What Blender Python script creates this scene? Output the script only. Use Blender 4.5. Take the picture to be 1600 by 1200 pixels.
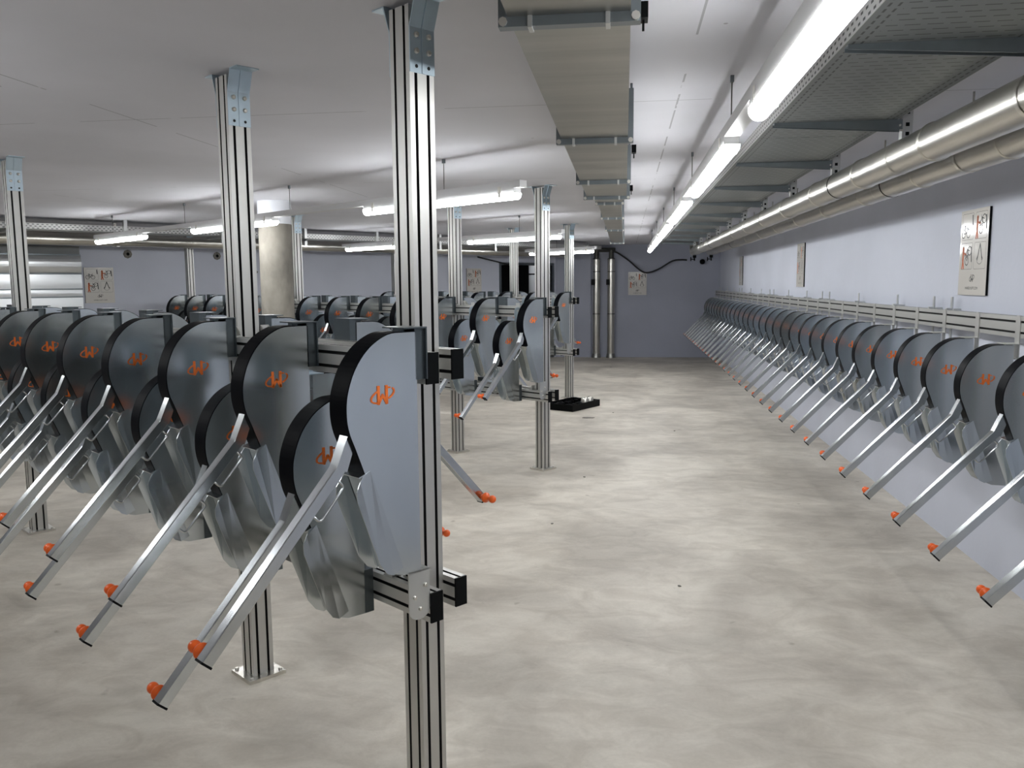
import bpy, math, random
from mathutils import Matrix, Vector

for o in list(bpy.data.objects):
    bpy.data.objects.remove(o)
scn = bpy.context.scene
COL = scn.collection
random.seed(4)

# ------------------------------------------------------------------ camera, world, exposure
FPX = 1320.7
cd = bpy.data.cameras.new('camera')
cd.sensor_width = 36.0
cd.lens = FPX / 1600 * 36.0
cd.clip_start = 0.05
cd.clip_end = 200
cam = bpy.data.objects.new('camera', cd)
COL.objects.link(cam)
vy = Vector((176.0, -158.0, FPX)).normalized()      # wall direction seen in camera axes (x right, y down, z forward)
vd = Vector((90.0, 11140.0, FPX)).normalized()      # straight down
vz = -vd
vx = vy.cross(vz)
R = Matrix((vx, vy, vz))
right, down, fwd = R.col[0], R.col[1], R.col[2]
m = Matrix.Identity(4)
for i in range(3):
    m[i][0] = right[i]
    m[i][1] = -down[i]
    m[i][2] = -fwd[i]
m[2][3] = 1.6
cam.matrix_world = m
scn.camera = cam

wd = bpy.data.worlds.new('world')
scn.world = wd
wd.use_nodes = True
wd.node_tree.nodes['Background'].inputs[0].default_value = (0.5, 0.55, 0.65, 1)
wd.node_tree.nodes['Background'].inputs[1].default_value = 0.05

scn.view_settings.view_transform = 'Standard'
scn.view_settings.look = 'None'
scn.view_settings.gamma = 1.0
scn.view_settings.use_curve_mapping = False
scn.view_settings.exposure = 0.98
LAMP = 21.0

# ------------------------------------------------------------------ constants of the place
H = 2.41                                   # ceiling
TH = math.radians(52.3)
A = Vector((-math.sin(TH), math.cos(TH), 0))     # along the rack rows
P = Vector((-math.cos(TH), -math.sin(TH), 0))    # out of the rows, away from the far end wall
C1 = Vector((-0.633, 2.554, 0))            # end post of the first row
ROT = math.atan2(A.y, A.x)
W2T = 10.4                                 # oblique wall distance along the rows
XW = 2.0                                   # side wall
YB = 18.45                                 # end wall
PI = math.pi


def G(t, q, z=0.0):
    v = C1 + A * t + P * q
    return Vector((v.x, v.y, z))


# ------------------------------------------------------------------ materials
def mat(name, col, rough=0.5, metal=0.0, var=0.0, vscale=8.0, bump=0.0, bscale=40.0, stretch=None, obj_rand=0.0, tint=None, rvar=0.0, emit=0.0, spec=0.5):
    mt = bpy.data.materials.new(name)
    mt.use_nodes = True
    nt = mt.node_tree
    b = nt.nodes['Principled BSDF']
    b.inputs['Base Color'].default_value = (*col, 1)
    b.inputs['Roughness'].default_value = rough
    b.inputs['Metallic'].default_value = metal
    b.inputs['Specular IOR Level'].default_value = spec
    if emit:
        b.inputs['Emission Color'].default_value = (0.97, 0.99, 1.0, 1)
        b.inputs['Emission Strength'].default_value = emit
    if var or bump or rvar:
        tc = nt.nodes.new('ShaderNodeTexCoord')
        mp = nt.nodes.new('ShaderNodeMapping')
        nt.links.new(tc.outputs['Object'], mp.inputs[0])
        if stretch:
            mp.inputs['Scale'].default_value = stretch
    last = None
    if var:
        nz = nt.nodes.new('ShaderNodeTexNoise')
        nz.inputs['Scale'].default_value = vscale
        nz.inputs['Detail'].default_value = 5
        nt.links.new(mp.outputs[0], nz.inputs['Vector'])
        rp = nt.nodes.new('ShaderNodeValToRGB')
        rp.color_ramp.elements[0].position = 0.3
        rp.color_ramp.elements[1].position = 0.7
        rp.color_ramp.elements[0].color = (*[c * (1 - var) for c in col], 1)
        rp.color_ramp.elements[1].color = (*[min(1, c * (1 + var)) for c in col], 1)
        nt.links.new(nz.outputs['Fac'], rp.inputs[0])
        last = rp.outputs[0]
        nt.links.new(last, b.inputs['Base Color'])
        if rvar:
            mr = nt.nodes.new('ShaderNodeMapRange')
            mr.inputs['To Min'].default_value = max(0.02, rough - rvar)
            mr.inputs['To Max'].default_value = rough + rvar
            nt.links.new(nz.outputs['Fac'], mr.inputs['Value'])
            nt.links.new(mr.outputs[0], b.inputs['Roughness'])
    if obj_rand and tint:
        oi = nt.nodes.new('ShaderNodeObjectInfo')
        mx = nt.nodes.new('ShaderNodeMixRGB')
        mx.blend_type = 'MULTIPLY'
        rp2 = nt.nodes.new('ShaderNodeValToRGB')
        rp2.color_ramp.elements[0].color = (1, 1, 1, 1)
        rp2.color_ramp.elements[1].color = (*tint, 1)
        nt.links.new(oi.outputs['Random'], rp2.inputs[0])
        mx.inputs[0].default_value = obj_rand
        if last:
            nt.links.new(last, mx.inputs[1])
        else:
            mx.inputs[1].default_value = (*col, 1)
        nt.links.new(rp2.outputs[0], mx.inputs[2])
        nt.links.new(mx.outputs[0], b.inputs['Base Color'])
    if bump:
        n2 = nt.nodes.new('ShaderNodeTexNoise')
        n2.inputs['Scale'].default_value = bscale
        n2.inputs['Detail'].default_value = 4
        nt.links.new(mp.outputs[0], n2.inputs['Vector'])
        bp = nt.nodes.new('ShaderNodeBump')
        bp.inputs['Strength'].default_value = bump
        bp.inputs['Distance'].default_value = 0.01
        nt.links.new(n2.outputs['Fac'], bp.inputs['Height'])
        nt.links.new(bp.outputs[0], b.inputs['Normal'])
    return mt


def node_math(nt, op, a, b=None, c=None):
    n = nt.nodes.new('ShaderNodeMath')
    n.operation = op
    for i, v in enumerate((a, b, c)):
        if v is None:
            continue
        if isinstance(v, (int, float)):
            n.inputs[i].default_value = v
        else:
            nt.links.new(v, n.inputs[i])
    return n.outputs[0]


def floor_material():
    mt = bpy.data.materials.new('screed')
    mt.use_nodes = True
    nt = mt.node_tree
    b = nt.nodes['Principled BSDF']
    tc = nt.nodes.new('ShaderNodeTexCoord')

    def noise(scale, detail, rough, dist=0.0, sc=(1, 1, 1), loc=(0, 0, 0)):
        mp = nt.nodes.new('ShaderNodeMapping')
        mp.inputs['Scale'].default_value = sc
        mp.inputs['Location'].default_value = loc
        nt.links.new(tc.outputs['Object'], mp.inputs[0])
        n = nt.nodes.new('ShaderNodeTexNoise')
        n.inputs['Scale'].default_value = scale
        n.inputs['Detail'].default_value = detail
        n.inputs['Roughness'].default_value = rough
        n.inputs['Distortion'].default_value = dist
        nt.links.new(mp.outputs[0], n.inputs['Vector'])
        return n.outputs['Fac']

    def ramp(fac, p0, c0, p1, c1):
        r = nt.nodes.new('ShaderNodeValToRGB')
        r.color_ramp.elements[0].position = p0
        r.color_ramp.elements[1].position = p1
        r.color_ramp.elements[0].color = (*c0, 1)
        r.color_ramp.elements[1].color = (*c1, 1)
        nt.links.new(fac, r.inputs[0])
        return r.outputs[0]

    def mix(mode, f, c1, c2):
        n = nt.nodes.new('ShaderNodeMixRGB')
        n.blend_type = mode
        n.inputs[0].default_value = f
        nt.links.new(c1, n.inputs[1])
        nt.links.new(c2, n.inputs[2])
        return n.outputs[0]
    big = ramp(noise(1.1, 6, 0.55, 0.6), 0.36, (0.47, 0.43, 0.37), 0.62, (0.72, 0.67, 0.585))
    mid = ramp(noise(4.0, 8, 0.62, 0.9, (1.0, 1.6, 1)), 0.38, (0.80, 0.78, 0.76), 0.60, (1, 1, 1))
    fine = ramp(noise(60, 4, 0.6), 0.3, (0.93, 0.93, 0.92), 0.7, (1, 1, 1))
    spots = ramp(noise(9.0, 2, 0.4, 0.0, (1, 1, 1), (7, 3, 0)), 0.22, (0.55, 0.52, 0.48), 0.27, (1, 1, 1))
    c = mix('MULTIPLY', 0.8, big, mid)
    c = mix('MULTIPLY', 1.0, c, fine)
    c = mix('MULTIPLY', 0.6, c, spots)
    nt.links.new(c, b.inputs['Base Color'])
    b.inputs['Roughness'].default_value = 0.55
    bp = nt.nodes.new('ShaderNodeBump')
    bp.inputs['Strength'].default_value = 0.15
    bp.inputs['Distance'].default_value = 0.01
    nt.links.new(noise(25, 6, 0.6), bp.inputs['Height'])
    nt.links.new(bp.outputs[0], b.inputs['Normal'])
    return mt


def ceiling_material():
    mt = bpy.data.materials.new('ceiling_concrete')
    mt.use_nodes = True
    nt = mt.node_tree
    b = nt.nodes['Principled BSDF']
    tc = nt.nodes.new('ShaderNodeTexCoord')
    sx = nt.nodes.new('ShaderNodeSeparateXYZ')
    nt.links.new(tc.outputs['Object'], sx.inputs[0])

    def line(coord, off, step, half):
        v = node_math(nt, 'ADD', coord, 100 * step - off + step / 2)
        v = node_math(nt, 'MODULO', v, step)
        v = node_math(nt, 'SUBTRACT', v, step / 2)
        v = node_math(nt, 'ABSOLUTE', v)
        return node_math(nt, 'LESS_THAN', v, half)
    l = node_math(nt, 'MAXIMUM', line(sx.outputs['X'], 0.23, 2.6, 0.004), line(sx.outputs['Y'], 3.97, 2.7, 0.004))
    n = nt.nodes.new('ShaderNodeTexNoise')
    n.inputs['Scale'].default_value = 3.0
    n.inputs['Detail'].default_value = 6
    nt.links.new(tc.outputs['Object'], n.inputs['Vector'])
    br = node_math(nt, 'GREATER_THAN', n.outputs['Fac'], 0.47)
    l = node_math(nt, 'MULTIPLY', l, br)
    n3 = nt.nodes.new('ShaderNodeTexNoise')
    n3.inputs['Scale'].default_value = 0.9
    n3.inputs['Detail'].default_value = 6
    nt.links.new(tc.outputs['Object'], n3.inputs['Vector'])
    r = nt.nodes.new('ShaderNodeValToRGB')
    r.color_ramp.elements[0].position = 0.3
    r.color_ramp.elements[1].position = 0.7
    r.color_ramp.elements[0].color = (0.60, 0.60, 0.64, 1)
    r.color_ramp.elements[1].color = (0.69, 0.69, 0.74, 1)
    nt.links.new(n3.outputs['Fac'], r.inputs[0])
    vo = nt.nodes.new('ShaderNodeTexVoronoi')
    vo.inputs['Scale'].default_value = 2.2
    nt.links.new(tc.outputs['Object'], vo.inputs['Vector'])
    dot = node_math(nt, 'LESS_THAN', vo.outputs['Distance'], 0.018)
    l = node_math(nt, 'MAXIMUM', l, dot)
    mx = nt.nodes.new('ShaderNodeMixRGB')
    nt.links.new(node_math(nt, 'MULTIPLY', l, 0.5), mx.inputs[0])
    nt.links.new(r.outputs[0], mx.inputs[1])
    mx.inputs[2].default_value = (0.12, 0.12, 0.13, 1)
    nt.links.new(mx.outputs[0], b.inputs['Base Color'])
    b.inputs['Roughness'].default_value = 0.85
    bp = nt.nodes.new('ShaderNodeBump')
    bp.inputs['Strength'].default_value = 0.1
    bp.inputs['Distance'].default_value = 0.01
    nt.links.new(n.outputs['Fac'], bp.inputs['Height'])
    nt.links.new(bp.outputs[0], b.inputs['Normal'])
    return mt


def slotted_material(name, col, side=False, width=0.53):
    """galvanised sheet with punched slots; object X across the tray, Y along it"""
    mt = bpy.data.materials.new(name)
    mt.use_nodes = True
    nt = mt.node_tree
    b = nt.nodes['Principled BSDF']
    tc = nt.nodes.new('ShaderNodeTexCoord')
    sp = nt.nodes.new('ShaderNodeSeparateXYZ')
    nt.links.new(tc.outputs['Object'], sp.inputs[0])
    X, Y, Z = sp.outputs

    def band(c, step, lo, hi, off=0.0):
        v = node_math(nt, 'ADD', c, 200 * step + off) if isinstance(off, float) else node_math(nt, 'ADD', node_math(nt, 'ADD', c, 200 * step), off)
        v = node_math(nt, 'MODULO', v, step)
        return node_math(nt, 'MULTIPLY', node_math(nt, 'GREATER_THAN', v, lo), node_math(nt, 'LESS_THAN', v, hi))
    if side:
        row = node_math(nt, 'FLOOR', node_math(nt, 'DIVIDE', Z, 0.022))
        s = node_math(nt, 'MULTIPLY', band(Y, 0.05, 0.0, 0.024, node_math(nt, 'MULTIPLY', row, 0.025)), band(Z, 0.022, 0.006, 0.014))
    else:
        row = node_math(nt, 'FLOOR', node_math(nt, 'DIVIDE', Y, 0.05))
        inner = node_math(nt, 'LESS_THAN', node_math(nt, 'ABSOLUTE', X), width / 2 - 0.065)
        s1 = node_math(nt, 'MULTIPLY', band(X, 0.06, 0.0, 0.042, node_math(nt, 'MULTIPLY', row, 0.03)), band(Y, 0.05, 0.0, 0.007))
        s1 = node_math(nt, 'MULTIPLY', s1, inner)
        ax = node_math(nt, 'ABSOLUTE', X)
        e1 = node_math(nt, 'MULTIPLY', node_math(nt, 'GREATER_THAN', ax, width / 2 - 0.025), node_math(nt, 'LESS_THAN', ax, width / 2 - 0.018))
        e2 = node_math(nt, 'MULTIPLY', node_math(nt, 'GREATER_THAN', ax, width / 2 - 0.050), node_math(nt, 'LESS_THAN', ax, width / 2 - 0.043))
        s2 = node_math(nt, 'MULTIPLY', node_math(nt, 'MAXIMUM', e1, e2), band(Y, 0.05, 0.0, 0.03))
        s = node_math(nt, 'MAXIMUM', s1, s2)
    mx = nt.nodes.new('ShaderNodeMixRGB')
    nt.links.new(s, mx.inputs[0])
    mx.inputs[1].default_value = (*col, 1)
    mx.inputs[2].default_value = (0.015, 0.015, 0.015, 1)
    nt.links.new(mx.outputs[0], b.inputs['Base Color'])
    mm = node_math(nt, 'SUBTRACT', 1.0, s)
    nt.links.new(node_math(nt, 'MULTIPLY', mm, 0.9), b.inputs['Metallic'])
    b.inputs['Roughness'].default_value = 0.5
    return mt


def concrete_column_material():
    mt = mat('column_concrete', (0.27, 0.25, 0.215), 0.8, 0, 0.45, 4.0, 0.8, 22.0, (1, 1, 0.6))
    return mt


M = dict(
    floor=floor_material(),
    ceiling=ceiling_material(),
    wall=mat('lavender_paint', (0.58, 0.605, 0.685), 0.75, 0, 0.05, 1.2, 0.12, 30),
    wallback=mat('lavender_paint_shaded', (0.40, 0.42, 0.50), 0.75, 0, 0.06, 1.2, 0.12, 30),  # wall lavender darkened: the end wall's weaker light is put into the colour
    galv=mat('galvanised_sheet', (0.60, 0.655, 0.70), 0.21, 1.0, 0.06, 5.0, 0.0, 1, (1, 1, 0.35), 1.0, (0.80, 0.76, 0.70), 0.05),
    arm=mat('galvanised_tube', (0.60, 0.63, 0.65), 0.20, 1.0, 0.05, 9.0, 0, 1, None, 0.5, (0.85, 0.84, 0.80), 0.05),
    guide=mat('zinc_guide', (0.60, 0.61, 0.60), 0.38, 1.0, 0.06, 6.0),
    alu=mat('anodised_aluminium', (0.59, 0.585, 0.56), 0.42, 0.85, 0.03, 3.0),
    groove=mat('groove_black', (0.02, 0.02, 0.02), 0.6, spec=0.2),  # near-black inside the profile slots and on the screw holes
    black=mat('black_plastic', (0.004, 0.0045, 0.005), 0.45, spec=0.08),
    rubber=mat('black_edge_rubber', (0.0025, 0.003, 0.0045), 0.45, spec=0.03),
    orange=mat('orange_plastic', (0.85, 0.13, 0.015), 0.35),
    emblem=mat('orange_print', (0.80, 0.17, 0.02), 0.5),
    bluezinc=mat('blue_zinc', (0.50, 0.60, 0.67), 0.42, 0.9, 0.06, 15),
    darkzinc=mat('dark_zinc', (0.20, 0.225, 0.24), 0.36, 0.9, 0.08, 12),
    bracket=mat('bracket_zinc', (0.115, 0.135, 0.145), 0.34, 0.9, 0.06, 12),
    silver=mat('bright_sheet', (0.80, 0.82, 0.83), 0.33, 1.0, 0.03, 2),
    steel=mat('stainless', (0.68, 0.66, 0.61), 0.30, 1.0, 0.05, 4),
    duct=mat('duct_sheet', (0.34, 0.335, 0.31), 0.36, 1.0, 0.20, 3.0, 0.08, 4.0, (0.35, 3.0, 1), 0, None, 0.08),
    pipe=mat('pipe_cladding', (0.62, 0.60, 0.55), 0.30, 1.0, 0.06, 3.0, 0.03, 5),
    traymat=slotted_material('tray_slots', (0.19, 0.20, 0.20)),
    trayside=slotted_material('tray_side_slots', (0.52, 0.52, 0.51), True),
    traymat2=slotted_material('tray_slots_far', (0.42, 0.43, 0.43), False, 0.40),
    white=mat('white_enamel', (0.62, 0.62, 0.62), 0.45),
    lamp=mat('lamp_diffuser', (0.9, 0.9, 0.9), 0.5, emit=LAMP),
    cream=mat('sign_board', (0.66, 0.635, 0.59), 0.10),
    ink=mat('sign_ink', (0.02, 0.02, 0.02), 0.5),
    rust=mat('sign_orange_ink', (0.55, 0.12, 0.03), 0.5),
    column=concrete_column_material(),
    colwhite=mat('column_paint', (0.78, 0.80, 0.84), 0.7),
    dark=mat('unlit_room_black', (0.02, 0.02, 0.022), 0.9),  # side room's missing light put into a near-black colour; also the cabinet's dark panel
    cable=mat('black_cable', (0.01, 0.01, 0.012), 0.5),
    greypanel=mat('grey_panel', (0.22, 0.23, 0.23), 0.6, 0.2, 0.05, 3),
    plug=mat('plug_mortar', (0.18, 0.17, 0.15), 0.9, 0, 0.3, 30),
    seam=mat('pipe_seam', (0.10, 0.10, 0.09), 0.5, 0.6),
)


# ------------------------------------------------------------------ mesh helpers
class MB:
    def __init__(s):
        s.v, s.f, s.mi, s.sm = [], [], [], []

    def add(s, verts, faces, mi=0, smooth=False):
        o = len(s.v)
        s.v += [tuple(v) for v in verts]
        for f in faces:
            s.f.append([i + o for i in f])
            s.mi.append(mi)
            s.sm.append(smooth)
        return s

    def box(s, x0, x1, y0, y1, z0, z1, mi=0):
        v = [(x0, y0, z0), (x1, y0, z0), (x1, y1, z0), (x0, y1, z0), (x0, y0, z1), (x1, y0, z1), (x1, y1, z1), (x0, y1, z1)]
        return s.add(v, [(0, 3, 2, 1), (4, 5, 6, 7), (0, 1, 5, 4), (1, 2, 6, 5), (2, 3, 7, 6), (3, 0, 4, 7)], mi)

    def prism(s, poly, axis, lo, hi, mi=0, side_mi=None, smooth=False):
        """poly: list of 2D points in the plane normal to axis; 'x': (y,z) 'y': (x,z) 'z': (x,y)"""
        n = len(poly)

        def at(p, c):
            return {'x': (c, p[0], p[1]), 'y': (p[0], c, p[1]), 'z': (p[0], p[1], c)}[axis]
        v = [at(p, lo) for p in poly] + [at(p, hi) for p in poly]
        ar = sum(poly[i][0] * poly[(i + 1) % n][1] - poly[(i + 1) % n][0] * poly[i][1] for i in range(n))
        flip = (ar < 0) != (axis == 'y')
        cap0 = list(range(n))[::-1]
        cap1 = list(range(n, 2 * n))
        if flip:
            cap0, cap1 = cap0[::-1], cap1[::-1]
        s.add(v, [cap0, cap1], mi)
        o = len(s.v) - 2 * n
        for i in range(n):
            j = (i + 1) % n
            q = [o + i, o + j, o + n + j, o + n + i]
            if flip:
                q = q[::-1]
            s.f.append(q)
            s.mi.append(side_mi[i] if side_mi else mi)
            s.sm.append(smooth)
        return s

    def tube(s, pts, r, n=10, mi=0, caps=True, sq=False):
        pts = [Vector(p) for p in pts]
        rings = []
        ref = None
        for i, p in enumerate(pts):
            d = (pts[min(i + 1, len(pts) - 1)] - pts[max(i - 1, 0)]).normalized()
            if ref is None:
                ref = Vector((0, 0, 1)) if abs(d.z) < 0.9 else Vector((1, 0, 0))
            u = (ref - d * ref.dot(d)).normalized()
            w = d.cross(u)
            ref = u
            rr = r[i] if isinstance(r, (list, tuple)) else r
            rings.append([p + (u * math.cos(2 * PI * k / n) + w * math.sin(2 * PI * k / n)) * rr for k in range(n)])
        v = [x for g in rings for x in g]
        f = []
        for i in range(len(pts) - 1):
            for k in range(n):
                f.append((i * n + k, i * n + (k + 1) % n, (i + 1) * n + (k + 1) % n, (i + 1) * n + k))
        s.add(v, f, mi, not sq)
        o = len(s.v) - len(v)
        if caps:
            s.f.append([o + k for k in range(n)][::-1]); s.mi.append(mi); s.sm.append(False)
            e = o + (len(pts) - 1) * n
            s.f.append([e + k for k in range(n)]); s.mi.append(mi); s.sm.append(False)
        return s

    def lathe(s, prof, n=14, mi=0, origin=(0, 0, 0), axis=(0, 0, 1)):
        ax = Vector(axis).normalized()
        o = Vector(origin)
        pts = [o + ax * h for r, h in prof]
        # tube with varying radius along the axis
        ref = Vector((0, 1, 0)) if abs(ax.y) < 0.9 else Vector((1, 0, 0))
        u = (ref - ax * ref.dot(ax)).normalized()
        w = ax.cross(u)
        v, f = [], []
        for (r, h), c in zip(prof, pts):
            v += [c + (u * math.cos(2 * PI * k / n) + w * math.sin(2 * PI * k / n)) * max(r, 1e-4) for k in range(n)]
        for i in range(len(prof) - 1):
            for k in range(n):
                f.append((i * n + k, i * n + (k + 1) % n, (i + 1) * n + (k + 1) % n, (i + 1) * n + k))
        s.add(v, f, mi, True)
        s.add(v[:n], [list(range(n))[::-1]], mi, False)
        return s.add(v[-n:], [list(range(n))], mi, False)

    def obox(s, c, ux, uy, uz, hx, hy, hz, mi=0):
        c, ux, uy, uz = Vector(c), Vector(ux), Vector(uy), Vector(uz)
        v = [c + ux * (hx * a) + uy * (hy * b) + uz * (hz * d) for d in (-1, 1) for a, b in ((-1, -1), (1, -1), (1, 1), (-1, 1))]
        return s.add(v, [(0, 3, 2, 1), (4, 5, 6, 7), (0, 1, 5, 4), (1, 2, 6, 5), (2, 3, 7, 6), (3, 0, 4, 7)], mi)

    def mesh(s, name, mats):
        me = bpy.data.meshes.new(name)
        me.from_pydata(s.v, [], s.f)
        for mm in (mats if isinstance(mats, (list, tuple)) else [mats]):
            me.materials.append(mm)
        me.polygons.foreach_set('material_index', s.mi)
        me.polygons.foreach_set('use_smooth', s.sm)
        me.update()
        return me


def put(name, me, parent=None, loc=(0, 0, 0), rz=0.0):
    o = bpy.data.objects.new(name, me)
    COL.objects.link(o)
    o.parent = parent
    o.location = loc
    o.rotation_euler = (0, 0, rz)
    return o


def tag(o, label, cat, group=None, kind=None):
    if label: o['label'] = label
    if cat: o['category'] = cat
    if group: o['group'] = group
    if kind: o['kind'] = kind
    return o


def thing(name, label, cat, loc=(0, 0, 0), rz=0.0, group=None):
    return tag(put(name, None, None, loc, rz), label, cat, group)


def copy_tree(o, parent=None):
    c = o.copy()
    COL.objects.link(c)
    c.parent = parent
    for ch in o.children:
        copy_tree(ch, c)
    return c


def struct(name, mb, mats, label, parent=None, loc=(0, 0, 0), rz=0.0):
    o = put(name, mb.mesh(name, mats), parent, loc, rz)
    if parent is None:
        o['kind'] = 'structure'
        o['label'] = label
    return o


ORD = ['first', 'second', 'third', 'fourth', 'fifth', 'sixth', 'seventh', 'eighth', 'ninth', 'tenth', 'eleventh', 'twelfth',
       'thirteenth', 'fourteenth', 'fifteenth', 'sixteenth', 'seventeenth', 'eighteenth', 'nineteenth', 'twentieth']
TENS = {20: 'twenty', 30: 'thirty'}


def ordinal(k):
    if k <= 20: return ORD[k - 1]
    if k == 30: return 'thirtieth'
    return TENS[k // 10 * 10] + '-' + ORD[k % 10 - 1]


# ------------------------------------------------------------------ setting
QR = 6.5                                        # far end of the oblique wall behind the camera's left
corner_back = Vector((-1.485, YB, 0))
QC = (corner_back - C1).dot(P)
corner_left = G(W2T, QR)
poly = [(XW, YB), (corner_back.x, YB), (corner_left.x, corner_left.y), (-8.5, -5.0), (XW, -5.0)]
# floor slab reaches under the dark side room as well
fb = MB().prism([(XW + 0.2, YB + 3.5), (-5.0, YB + 3.5), (-14.5, 5.5), (-9, -5.3), (XW + 0.2, -5.3)], 'z', -0.12, 0.0)
struct('floor', fb, M['floor'], 'mottled beige grey concrete screed floor')
cb = MB().prism([(XW + 0.2, YB + 3.5), (-5.0, YB + 3.5), (-14.5, 5.5), (-9, -5.3), (XW + 0.2, -5.3)], 'z', H, H + 0.2)
struct('ceiling', cb, M['ceiling'], 'low grey painted concrete ceiling with formwork joint lines')
struct('wall_right', MB().box(XW, XW + 0.2, -5.2, YB + 0.2, 0, H), M['wall'], 'white lavender side wall behind the hanging lifts')
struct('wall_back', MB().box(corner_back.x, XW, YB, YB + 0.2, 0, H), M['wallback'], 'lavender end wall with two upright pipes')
# oblique wall in its own frame: local X = -P direction, local Y = +A (into the wall)
RW = math.atan2(-P.y, -P.x)
W2O = G(W2T, 0)
w2 = MB()
DOOR0, DOOR1, DOORZ = 10.41, 11.93, 1.985
w2.box(-QR, DOOR0, 0, 0.2, 0, H)
w2.box(DOOR0, DOOR1, 0, 0.2, DOORZ, H)
w2.box(DOOR1, -QC + 0.02, 0, 0.2, 0, H)
struct('wall_far', w2, M['wall'], 'oblique lavender wall at the far ends of the racks', None, W2O, RW)
wl = MB()
for p0, p1 in ((corner_left, Vector((-8.5, -5.0, 0))), (Vector((-8.5, -5.0, 0)), Vector((XW, -5.0, 0)))):
    d = (p1 - p0).normalized()
    n = Vector((d.y, -d.x, 0))
    c = (p0 + p1) / 2 + n * 0.1
    wl.obox((c.x, c.y, H / 2), d, n, (0, 0, 1), (p1 - p0).length / 2 + 0.1, 0.1, H / 2)
struct('wall_left', wl, M['wall'], 'plain lavender wall closing the room')
# dark side room behind the doorway
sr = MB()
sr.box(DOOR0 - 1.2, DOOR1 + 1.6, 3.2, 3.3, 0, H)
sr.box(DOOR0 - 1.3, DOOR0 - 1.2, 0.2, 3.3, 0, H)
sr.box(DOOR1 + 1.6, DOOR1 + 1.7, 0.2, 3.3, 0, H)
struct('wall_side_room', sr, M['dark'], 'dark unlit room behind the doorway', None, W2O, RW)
df = MB()
df.box(DOOR0 - 0.05, DOOR0, -0.02, 0.21, 0, DOORZ + 0.05)
df.box(DOOR1, DOOR1 + 0.06, -0.02, 0.21, 0, DOORZ + 0.05)
df.box(DOOR0, DOOR1, -0.02, 0.21, DOORZ, DOORZ + 0.05)
dr = struct('door_1', df, M['darkzinc'], 'dark steel frame of the open doorway', None, W2O, RW)
leaf = MB().box(DOOR0 + 0.005, DOOR0 + 0.05, 0.05, 0.9, 0.01, DOORZ - 0.01)
put('door_leaf', leaf.mesh('door_leaf', M['greypanel']), dr)
put('door_handle', MB().box(DOOR0 + 0.05, DOOR0 + 0.075, 0.70, 0.82, 1.03, 1.06).mesh('door_handle', M['steel']), dr)
# pilaster beside the pipes
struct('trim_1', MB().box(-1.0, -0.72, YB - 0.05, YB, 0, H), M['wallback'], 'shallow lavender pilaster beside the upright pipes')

# column in the side room and its lamp
sc = thing('round_column', 'white round column with a dark strap seen through the doorway', 'column', G(11.55, -12.65))
put('shaft', MB().lathe([(0.17, 0), (0.17, H)], 24).mesh('shaft', M['colwhite']), sc)
put('strap', MB().lathe([(0.174, 1.80), (0.174, 1.83)], 24).mesh('strap', M['black']), sc)
sl = thing('doorway_lamp', 'bright tube lamp glowing inside the dark side room', 'lamp', G(11.15, -12.0, 2.1), ROT)
put('housing', MB().box(-0.45, 0.45, -0.03, 0.03, 0.05, 0.31).mesh('housing', M['white']), sl)
put('diffuser', MB().box(-0.42, 0.42, -0.028, 0.028, 0.0, 0.05).mesh('diffuser', mat('dim_diffuser', (0.9, 0.9, 0.9), 0.5, emit=5.0)), sl)

# concrete column between the racks
cc = thing('concrete_column', 'round bare concrete column with white painted top', 'column', G(5.47, -2.60))
put('shaft', MB().lathe([(0.156, 0), (0.156, 2.19)], 40).mesh('shaft', M['column']), cc)
put('painted_top', MB().lathe([(0.158, 2.19), (0.158, H)], 40).mesh('painted_top', M['colwhite']), cc)


# ------------------------------------------------------------------ extruded aluminium profiles
def profile_poly(w, h, nx, ny, sw=0.0105, sd=0.014):
    """rectangle w x h with nx slots on top/bottom and ny slots on the sides; returns points and per-edge material"""
    pts, mi = [], []

    def edge(p0, p1, n, inward):
        p0, p1, inw = Vector(p0), Vector(p1), Vector(inward)
        L = (p1 - p0).length
        d = (p1 - p0) / L
        seq = [p0]
        ms = []
        for k in range(n):
            c = L * (k + 0.5) / n
            seq += [p0 + d * (c - sw / 2), p0 + d * (c - sw / 2) + inw * sd, p0 + d * (c + sw / 2) + inw * sd, p0 + d * (c + sw / 2)]
            ms += [0, 1, 1, 1]
        ms += [0]
        pts.extend([(q.x, q.y) for q in seq])
        mi.extend(ms)
    edge((-w / 2, -h / 2), (w / 2, -h / 2), nx, (0, 1))
    edge((w / 2, -h / 2), (w / 2, h / 2), ny, (-1, 0))
    edge((w / 2, h / 2), (-w / 2, h / 2), nx, (0, -1))
    edge((-w / 2, h / 2), (-w / 2, -h / 2), ny, (1, 0))
    return pts, mi


def profile_mesh(name, w, h, nx, ny, axis, lo, hi, off=(0, 0)):
    pts, mi = profile_poly(w, h, nx, ny)
    pts = [(x + off[0], y + off[1]) for x, y in pts]
    return MB().prism(pts, axis, lo, hi, 0, mi).mesh(name, [M['alu'], M['groove']])


POST_ME = profile_mesh('post', 0.09, 0.09, 2, 2, 'z', 0.012, H - 0.018)
b = MB().box(-0.08, 0.08, -0.08, 0.08, 0, 0.014)
BASE_ME = b.mesh('base_plate', M['steel'])
BOLT_ME = MB().lathe([(0.009, 0), (0.009, 0.006), (0.006, 0.009)], 8).mesh('bolt', M['steel'])


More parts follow.
